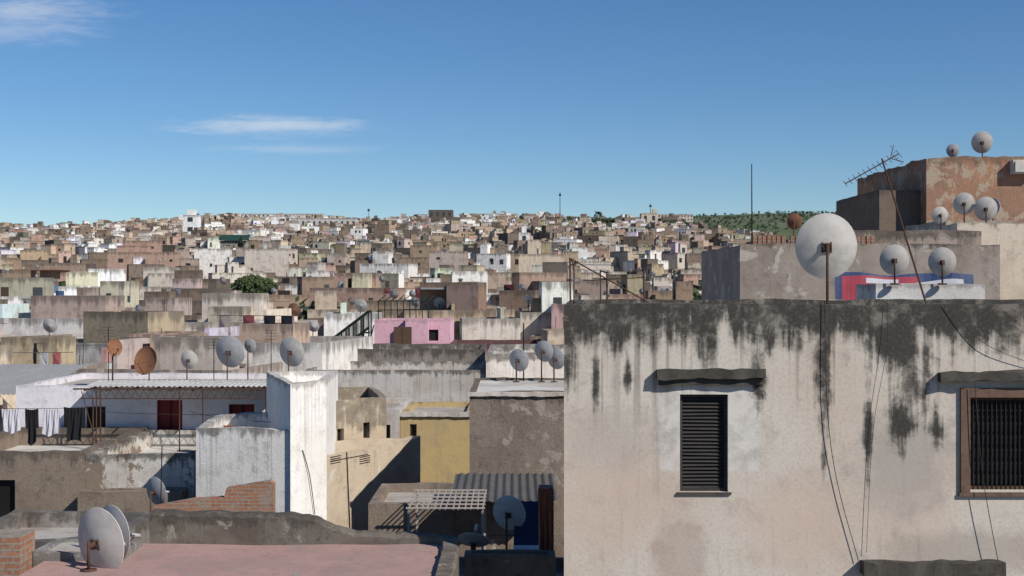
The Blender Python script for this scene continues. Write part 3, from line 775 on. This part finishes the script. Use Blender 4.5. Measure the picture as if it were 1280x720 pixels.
ap = MB()
for x in (-12.5, -12.38, -10.0, -9.3, -7.4): ap.cyl((x, 38.5, 7.0), (x, 38.5, 8.94), .022, n=6)
ap.box(-13.2, -6.7, 38.48, 38.53, 8.94, 8.985); ap.box(-13.0, -6.9, 38.48, 38.52, 8.66, 8.69)
for i in range(24):
    x = -12.95 + i * .25; ap.cyl((x, 38.5, 8.69), (x + .125, 38.5, 8.94), .008, n=4); ap.cyl((x + .125, 38.5, 8.94), (x + .25, 38.5, 8.69), .008, n=4)
for i in range(10):
    x = -12.9 + i * .65; ap.box(x, x + .035, 38.55, 39.99, 8.9, 8.94)
ap.cyl((-12.45, 38.5, 7.1), (-12.95, 38.5, 8.9), .015, n=5)
ap.build('posts', [M['rust']], aw)
cable('washing_line', [(-15.5, 36.2, 8.62), (-12.0, 36.6, 8.6)], .008, .04)
cable('washing_line', [(-9.7, 38.5, 8.3), (-5.6, 34.5, 8.4)], .008, .12)
cable('washing_line', [(-12.4, 38.5, 8.3), (-7.2, 38.5, 8.25)], .008, .08)
po2 = MB(); po2.cyl((-11.98, 36.6, 7.0), (-11.98, 36.6, 8.9), .022, n=6); po2.build('washing_line_post', [M['rust']])
cloth('black_shirt', (-12.75, 36.4, 8.62), (-12.17, 36.5, 8.6), .95, [M['black_cloth']], 1, sleeves=True)
xx = -15.4; ki = 0
while xx < -13.1:
    w = R.uniform(.3, .55); cloth('hanging_garment', (xx, 36.25, 8.58), (xx + w, 36.3, 8.58), R.uniform(.45, 1.05), [M[('white_cloth', 'grey_cloth', 'white_cloth', 'black_cloth', 'white_cloth')[ki % 5]]], xx, sleeves=ki % 2 == 1); xx += w + R.uniform(.04, .2); ki += 1
cloth('hanging_cloth', (-8.2, 35.8, 8.2), (-7.8, 35.6, 8.2), .5, [M['orange_cloth']], 2)
cf = MB()
for (x, y, s, h) in ((-9.4, 38.0, .35, .7), (-8.9, 37.0, .3, .35)):
    cf.box(x, x + s, y, y + s, 7.09, 7.09 + h, 0, .3); cf.box(x + .03, x + s - .03, y + .03, y + s - .03, 7.092 + h, 7.12 + h, 0, .3)
cf.build('terrace_crates', [M['wood']])

mW = wall_mat('whitewashed_block', (.80, .78, .74), (.71, .68, .63), (.46, .43, .38), 8.5, band=.5, topamt=.7, streak=.45, grime=(.09, .08, .07), bump=.5, drips=.35)
mW2 = wall_mat('sunlit_whitewash', (.83, .82, .79), (.77, .74, .69), (.56, .52, .47), 9.6, band=.3, topamt=.55, streak=.35, grime=(.16, .14, .115), bump=.5, drips=.35)  # lighter copy of the whitewash, sunlit brightness put into the colour
house('whitewashed_low_house', [(-8.05, 32.6), (-5.56, 32.1), (-5.2, 36.4), (-8.3, 36.4)], 0, 8.45, mW, par=.6, amp=.06)
house('whitewashed_tall_house', [(-5.54, 32.0), (-4.83, 33.3), (-5.1, 37.5), (-7.0, 36.5)], 0, 9.6, mW2, par=.3, amp=.03)
cable('hanging_cable', [(-5.3, 32.4, 7.9), (-5.15, 32.6, 7.2), (-5.05, 32.8, 6.2)], .012)
br = MB()
pts = [(-7.85, 7.22), (-7.0, 7.38), (-6.3, 7.42), (-6.25, 7.62), (-5.3, 7.78), (-5.22, 7.72)]
for (xa, za), (xb, zb) in zip(pts[:-1], pts[1:]):
    A = [(xa, 28, 3), (xb, 28, 3), (xb, 28.25, 3), (xa, 28.25, 3)]; B = [(xa, 28, za), (xb, 28, zb), (xb, 28.25, zb), (xa, 28.25, za)]
    for i in range(4): br.face([A[i], A[(i + 1) % 4], B[(i + 1) % 4], B[i]])
    br.face(B)
br.build('broken_brick_wall', [M['brick']])
house('lower_earth_house', rect(-10.8, -5.0, 25, 27.9), 0, 7.0, mPod, par=.3, amp=.06)
house('grey_lower_house', rect(-9.5, -6.8, 21.5, 24.5), 0, 7.75, wall_mat('dirty_white_low', (.30, .28, .26), (.22, .19, .165), (.13, .115, .10), 7.75, band=.6), par=.3, amp=.05)
dish('satellite_dish', (-8.5, 30.5, 7.15), .33, (.6, 1, .2), 6.2, M['dishg'])

for (x, z, r, mt, f) in ((-12.0, 9.61, .45, 'dishr', (-.35, -1, .25)), (-13.05, 10.05, .27, 'dishr', (.9, -1, .2)), (-10.6, 9.64, .3, 'dishw', (.2, 1, .2)),
                      (-9.27, 9.9, .52, 'dishg', (.25, 1, .25)), (-7.25, 9.9, .48, 'dishw', (.4, 1, .2)), (-8.6, 10.1, .22, 'dishg', (.3, 1, .2))):
    dish('satellite_dish', (x, 42, z), r, f, 8.8, M[mt])
for (x, h) in ((-13.4, 1.9), (-13.25, 1.5), (-8.0, 1.8), (-9.9, 1.5)):
    q = MB(); q.cyl((x, 42.5, 8.8), (x, 42.5, 8.8 + h), .015, n=5)
    for e in range(4): q.cyl((x - .2, 42.5, 8.8 + h - e * .1), (x + .2, 42.5, 8.8 + h - e * .1), .006, n=4)
    q.build('television_aerial', [M['metal']])
mC = wall_mat('dirty_white_plaster', (.68, .65, .61), (.58, .53, .48), (.36, .33, .30), 9, band=.5, bump=.5, drips=.4)
corrugated('corrugated_roof_sheet', -19.5, -15.6, 42, 47, 8.5, 9.2, M['galv'])

# ---------------------------------------------------------------- centre : tan house, yellow wall, grey house
mE = wall_mat('tan_earth_plaster', (.52, .435, .325), (.44, .355, .255), (.31, .26, .2), 8.1, band=.5, topamt=.6, bump=.8, streak=.5, patch=(.56, .51, .43), patch_lo=.62)
house('tan_plaster_house', [(-5.25, 36.5), (-3.75, 38.2), (-4.6, 42.5), (-7.0, 41)], 0, 8.75, mE, {0: [(.35, .6, 7.4, 7.95, 'dark'), (1.35, 1.6, 7.5, 8.05, 'dark')]}, amp=.05)
house('tan_courtyard_wall', [(-5.05, 33), (-2.72, 38), (-3.0, 38.2), (-5.3, 36.3)], 0, 7.6, mE, {0: [(.4, .6, 5.0, 5.35, 'dark')]}, par=.9, thick=.18, amp=.08)
mY = wall_mat('yellow_ochre_paint', (.48, .36, .17), (.43, .33, .175), (.34, .28, .185), 7.5, band=.3, topamt=.5, streak=.5)
mG = wall_mat('grey_lime_wall', (.52, .50, .47), (.44, .40, .36), (.30, .27, .24), 8.45, band=.5, topamt=.75, drips=.4)
house('yellow_house', rect(-4.1, -1.5, 47, 52), 0, 7.38, mY, {0: [(.35, .6, 5.5, 7.0, 'glass')]}, par=.2, amp=.02)
slab_obj('roof_edge_band', -4.15, -1.45, 46.9, 46.99, 7.28, 7.45, mG)
house('yellow_wall_shaded_end', rect(-5.4, -4.12, 46.8, 52), 0, 7.55, mG, {0: [(.6, .95, 5.4, 7.0, 'glass')]}, par=.2)  # grey block stands in for the shadowed left part of the yellow wall
house('grey_terrace_house', rect(-9.1, -1.15, 56, 63), 0, 8.4, mG, par=.4, amp=.04)
mGd = wall_mat('blackened_parapet', (.30, .27, .24), (.22, .19, .17), (.13, .12, .10), 9.0, band=.9, topamt=.8)
house('blackened_upper_house', rect(-9.6, -1.4, 64, 70), 0, 8.95, mGd, par=.4, amp=.05)
house('pale_side_house', [(-1.13, 55.8), (4, 59), (4, 66), (-1.1, 66)], 0, 9.1, mC, par=.4)
house('flat_roof_house', rect(-8.3, -5.6, 50, 54), 0, 8.0, mG, par=.15)
house('tiny_pale_house', rect(-8.0, -6.4, 44, 47), 0, 8.15, mC, par=.2)

mS = wall_mat('rough_stone_wall', (.25, .205, .165), (.20, .16, .13), (.12, .10, .085), 9.4, band=.5, topamt=.6, bump=1.3, scale=1.4, patch=(.32, .28, .23), patch_lo=.55)
house('rough_stone_house', rect(-1.06, 3.2, 32, 37), 0, 9.4, mS, par=.06, thick=.15, roofm=M['roofw'], amp=.05)
slab_obj('roof_edge_band', -1.1, 3.2, 31.93, 32.0, 9.3, 9.4, lw)
for (x, z, r) in ((.19, 9.95, .31), (.9, 10.2, .29), (1.25, 9.98, .28)): dish('satellite_dish', (x, 36.3, z), r, (.5, 1, .2), 9.35, M['dishg'])
pz = MB(); pz.cyl((.33, 36.5, 9.35), (.33, 36.5, 11.0), .02, n=5); pz.build('aerial_pole', [M['metal']])

house('courtyard_house', rect(-3.2, 1.0, 28.5, 31.5), 0, 7.2, mPod, par=.2)
corrugated('corrugated_roof_sheet', -1.35, 1.0, 27.6, 30.7, 7.4, 7.55, M['corrg'], .18, .02)
pg = MB()
for i in range(13): x = -2.1 + i * .125; pg.box(x, x + .025, 25.9, 28.4, 7.5, 7.52, 0, R.uniform(-.02, .02))
for i in range(6): yy = 25.95 + i * .46; pg.box(-2.15, -.55, yy, yy + .04, 7.522, 7.55)
for (x, yy) in ((-2.1, 26), (-.6, 26), (-2.1, 28.3), (-.6, 28.3)): pg.box(x - .025, x + .025, yy - .025, yy + .025, 4, 7.498)
pg.build('lattice_pergola', [plain('pale_lattice', (.38, .34, .30), .8)])
house('courtyard_floor_house', rect(-3.6, 1.5, 20.5, 25.7), 0, 6.6, wall_mat('yard_plaster', (.35, .30, .25), (.28, .23, .19), (.18, .15, .12), 6.6), par=.3)
cloth('pink_towel', (-1.75, 21.0, 7.92), (-1.25, 21.0, 7.92), .42, [M['pink_cloth'], M['white_cloth']], 3, 9)
cable('washing_line', [(-3.4, 21.0, 7.95), (.55, 21.0, 7.97)], .006, .04)
awn = MB()
A = [(0.02, 23.2, 7.0), (.72, 23.2, 7.0), (.72, 24.6, 7.9), (.05, 24.6, 7.9)]
for i in range(7):
    t0, t1 = i / 7, (i + 1) / 7
    def L(t, e): return tuple(A[e][k] + (A[3 - e][k] - A[e][k]) * t for k in range(3))
    awn.face([L(t0, 0), L(t0, 1), L(t1, 1), L(t1, 0)], 1 if i == 0 else (2 if i == 1 else 0))
for x in (.04, .7): awn.cyl((x, 23.2, 6.3), (x, 23.2, 7.0), .02, n=5, mi=3)
awn.build('blue_striped_awning', [plain('awning_blue', (.02, .025, .06), .7), plain('awning_yellow', (.45, .38, .12), .7), plain('awning_white', (.5, .5, .52), .7), M['metal']])
dish('satellite_dish', (-.06, 24, 7.77), .33, (.3, 1, .25), 6.3, M['dishw'])
dish('satellite_dish', (-.62, 20.6, 7.92), .26, (.1, .6, .9), 6.3, M['dishw'])
house('brick_pier', rect(.42, .64, 19.6, 20.2), 0, 8.9, M['brick'], par=.02, thick=.03, roofm=M['brick'])
cloth('orange_rug', (.4, 19.55, 8.95), (.62, 19.55, 8.97), 1.0, [M['orange_cloth']], 5)
ct = MB()
for i in range(5):
    ct.box(-3.3 + i * .12, -3.22 + i * .12, 24.6 + .1 * i, 25.6, 6.9, 6.94 + .05 * i, 0, R.uniform(-.2, .2))
ct.build('timber_planks', [M['wood']])
cr = MB(); cr.box(-.3, .2, 22.8, 23.3, 6.3, 6.7); cr.box(-.26, .16, 22.84, 23.26, 6.702, 6.85, 0, .2); cr.build('wooden_crate', [M['wood']])

ta = MB(); ta.cyl((-3.0, 24, 6.5), (-3.1, 24, 8.92), .014, n=6)
ta.cyl((-3.4, 24, 8.75), (-2.7, 24, 8.88), .01, n=5)
for s, x in ((-1, -3.35), (1, -2.8)):
    for e in range(4): ta.cyl((x - .06, 24, 8.70 + e * .04), (x + .14, 24, 8.74 + e * .04), .009, n=4)
ta.build('television_aerial', [M['metal']])
p2 = MB(); p2.cyl((-8.25, 30, 6), (-8.2, 30, 8.3), .014, n=5); p2.build('aerial_pole', [M['metal']])

# ---------------------------------------------------------------- foreground roof
mF = wall_mat('dark_parapet_plaster', (.17, .15, .125), (.12, .10, .082), (.055, .05, .042), 8.9, band=.3, scale=2.4, bump=1.0, patch=(.26, .235, .20), patch_lo=.6)
pf = bpy.data.objects.new('red_ochre_roof_terrace', None); scene.collection.objects.link(pf)
rf = MB(); n = 20
for i in range(n):
    for j in range(6):
        xs = [-6.0 + (i + a) * 5.1 / n for a in (0, 1)]; ys = [12.5 + (j + a) * 5.0 / 6 for a in (0, 1)]
        rf.face([(xs[a], ys[b4], 8.5 + .02 * noise.noise(Vector((xs[a], ys[b4], 0)))) for a, b4 in ((0, 0), (1, 0), (1, 1), (0, 1))])
rf.build('roof_surface', [M['roofpink']], pf)
bd = MB(); bd.box(-6.0, -.9, 12.5, 17.5, 0, 8.47); bd.build('walls', [mF], pf)
def strip(name, pts, w, z0, mat, parent):
    mb = MB(); prev = None; out = []
    for (a, b4) in zip(pts[:-1], pts[1:]):
        k = max(2, int((Vector(a) - Vector(b4)).length / .05))
        for i in range(k): out.append(Vector(a).lerp(Vector(b4), i / k))
    out.append(Vector(pts[-1]))
    for i, p in enumerate(out):
        d = (out[min(i + 1, len(out) - 1)] - out[max(i - 1, 0)]); d.z = 0; d.normalize(); nn = Vector((-d.y, d.x, 0))
        j = .035 * noise.noise(p * 3) + .02 * noise.noise(p * 11)
        q = [p - nn * w / 2, p - nn * w * .38, p + nn * w * .38, p + nn * w / 2]
        q = [Vector((q[0].x, q[0].y, z0)), Vector((q[0].x + j, q[0].y, p.z - .05 + j)), Vector((q[1].x, q[1].y, p.z + j)), Vector((q[2].x, q[2].y, p.z + j)), Vector((q[3].x, q[3].y, p.z - .05)), Vector((q[3].x, q[3].y, z0))]
        if prev:
            for k in range(5): mb.face([prev[k], q[k], q[k + 1], prev[k + 1]])
        prev = q
    return mb.build(name, [mat], parent)
strip('parapet', [(-4.95, 17.62, 8.94), (-3.3, 17.62, 8.90), (-2.7, 17.62, 8.86), (-2.45, 17.62, 8.72), (-2.2, 17.62, 8.66), (-1.0, 17.6, 8.60), (-.84, 17.4, 8.6), (-.82, 16.9, 8.58), (-.82, 12.5, 8.58)], .24, 0, mF, pf)
house('dark_low_wall', rect(-.68, .62, 18.2, 18.6), 0, 8.2, mF, par=.05, thick=.1)
house('brick_stub', rect(-7.4, -6.15, 16, 16.5), 0, 8.88, M['brick'], par=.05, thick=.2, roofm=M['brick'])
house('grey_ledge', rect(-6.14, -5.0, 16.4, 17.3), 0, 8.62, mG, par=.04, thick=.1)
dish('satellite_dish', (-5.17, 16, 8.82), .41, (.55, 1, .12), 8.5, M['dishw'])
dish('satellite_dish', (-5.16, 16.5, 8.84), .34, (.75, 1, .12), 8.5, M['dishg'])

# ---------------------------------------------------------------- pink house etc.
mP = wall_mat('pink_paint', (.68, .41, .48), (.62, .37, .44), (.46, .28, .34), 10, band=.3, topamt=.25, streak=.2)
house('pink_house', rect(-8.6, -3.85, 80, 85), 0, 10.0, mP, {0: [(3.4, 4.0, 8.7, 9.4, 'dark')]}, par=.4)
house('pink_roof_room', rect(-6.6, -5.2, 79.2, 79.9), 8.0, 10.1, mP, par=.1)
cb2 = MB(); cb2.box(-7.3, -6.2, 79.0, 79.15, 8.2, 9.6); cb2.box(-6.77, -6.73, 78.97, 78.998, 8.2, 9.6); cb2.build('brown_wooden_cabinet', [M['wood']])
house('maroon_wall_house', rect(-3.8, 1.8, 78, 84), 0, 8.6, wall_mat('maroon_paint', (.24, .07, .09), (.2, .07, .08), (.15, .08, .08), 8.5), par=.3)
gs = MB()
for i in range(7):
    x = -11.2 + i * .45
    gs.cyl((x, 76, 5), (x, 76, 8.6 + i * .34), .05, n=5); gs.cyl((x, 77.2, 5), (x, 77.2, 8.6 + i * .34), .05, n=5)
    if i < 6:
        for k in range(6): gs.cyl((x + k * .075, 76, 7.6 + i * .34 + k * .055), (x + k * .075, 76, 8.55 + i * .34 + k * .055), .02, n=4)
        gs.box(x, x + .45, 76, 77.2, 7.6 + i * .34, 7.66 + i * .34)
gs.cyl((-11.2, 76, 8.6), (-8.5, 76, 10.65), .06, n=5); gs.cyl((-11.2, 76, 7.6), (-8.5, 76, 9.65), .08, n=5); gs.cyl((-11.2, 77.2, 8.6), (-8.5, 77.2, 10.65), .05, n=5)
for k in range(5): gs.cyl((-11.2 + k * .6, 76, 7.4), (-10.6 + k * .6, 76, 8.6 + k * .3), .035, n=4)
gs.build('steel_staircase', [M['grn']])
gl = MB()
for i in range(9): x = -9.0 + i * .42; gl.box(x, x + .06, 86, 86.08, 8.6, 11.1); gl.cyl((x, 86, 11.1), (x + .3, 88, 11.5), .04, n=4)
for z in (9.9, 10.5, 11.1): gl.box(-9.0, -5.58, 85.9, 85.98, z, z + .06)
gl.build('skylight_frame', [M['grn']])
xb = MB()
for (x, y, w, d, z) in ((-1.6, 90, 4, 5, 9.9), (2.6, 92, 4.4, 5, 10.3), (-5, 95, 6, 5, 10.4), (-11.5, 93, 4, 5, 10.2)):
    city_house(xb, x, y, w, d, 0, z, R.uniform(-.2, .2), True)
xb.build('medina_houses_behind_pink_house', [citym, smallm])

# ---------------------------------------------------------------- light, sky, camera
sv = Vector((.62, -.48, .60)).normalized()
elev = math.asin(sv.z); az = math.atan2(sv.x, sv.y)
sun = bpy.data.lights.new('sun', 'SUN'); sun.energy = 5.0; sun.angle = math.radians(.5); sun.color = (1, .94, .86)
so = bpy.data.objects.new('sun', sun); scene.collection.objects.link(so); so.rotation_euler = sv.to_track_quat('Z', 'Y').to_euler()
w = bpy.data.worlds.new('World'); scene.world = w; w.use_nodes = True
t = NT(w); bg = w.node_tree.nodes['Background']
S = .08
sky = t.new('ShaderNodeTexSky', sky_type='NISHITA', sun_disc=False)
sky.sun_elevation = elev; sky.sun_rotation = az; sky.altitude = 900; sky.air_density = 1.0; sky.dust_density = 0.0; sky.ozone_density = 3.5
hs = t.new('ShaderNodeHueSaturation'); t.put(hs.inputs['Color'], sky.outputs[0]); hs.inputs['Saturation'].default_value = 1.17
skyc = t.mix(1.0, hs.outputs[0], (.97, 1.06, 1.16), 'MULTIPLY')
D = t.new('ShaderNodeTexCoord').outputs['Generated']
sp = t.new('ShaderNodeSeparateXYZ'); t.put(sp.inputs[0], D)
yy = t.math('MAXIMUM', sp.outputs[1], .05)
cx = t.new('ShaderNodeCombineXYZ'); t.put(cx.inputs[0], t.math('DIVIDE', sp.outputs[0], yy)); t.put(cx.inputs[1], t.math('DIVIDE', sp.outputs[2], yy))
V = cx.outputs[0]
wis = t.noise(t.vmath('MULTIPLY', V, (14, 120, 1)), 1.0, 5, .6, .6)
fine = t.noise(t.vmath('MULTIPLY', V, (60, 300, 1)), 1.0, 4, .6, .4)
cl = None
for (a, e, rx, ry, op) in ((-.19, .1265, .1, .0115, .5), (-.172, .1085, .08, .006, .25), (-.385, .215, .1, .017, .42), (-.40, .200, .1, .014, .3)):
    d = t.vmath('LENGTH', t.vmath('MULTIPLY', t.vmath('SUBTRACT', V, (a, e, 0)), (1 / rx, 1 / ry, 0)))
    k = t.math('SUBTRACT', 1.0, d)
    k = t.math('ADD', k, t.math('MULTIPLY', t.math('SUBTRACT', wis, .5), 1.3))
    k = t.math('ADD', k, t.math('MULTIPLY', t.math('SUBTRACT', fine, .5), .7))
    k = t.math('MULTIPLY', t.ss(k, .0, 1.1, 0, op), t.ss(d, 1.3, .8))
    cl = k if cl is None else t.math('MAXIMUM', cl, k)
cl = t.math('MULTIPLY', cl, t.ss(sp.outputs[1], .2, .5))
col = t.mix(cl, skyc, (.78 / S, .80 / S, .84 / S))
t.put(bg.inputs['Color'], col); bg.inputs['Strength'].default_value = S

cam = bpy.data.cameras.new('camera'); co = bpy.data.objects.new('camera', cam); scene.collection.objects.link(co)
co.location = (0, 0, CZ); co.rotation_euler = (math.radians(90), 0, 0)
cam.sensor_width = 36; cam.lens = 45; cam.clip_start = .1; cam.clip_end = 20000
scene.camera = co
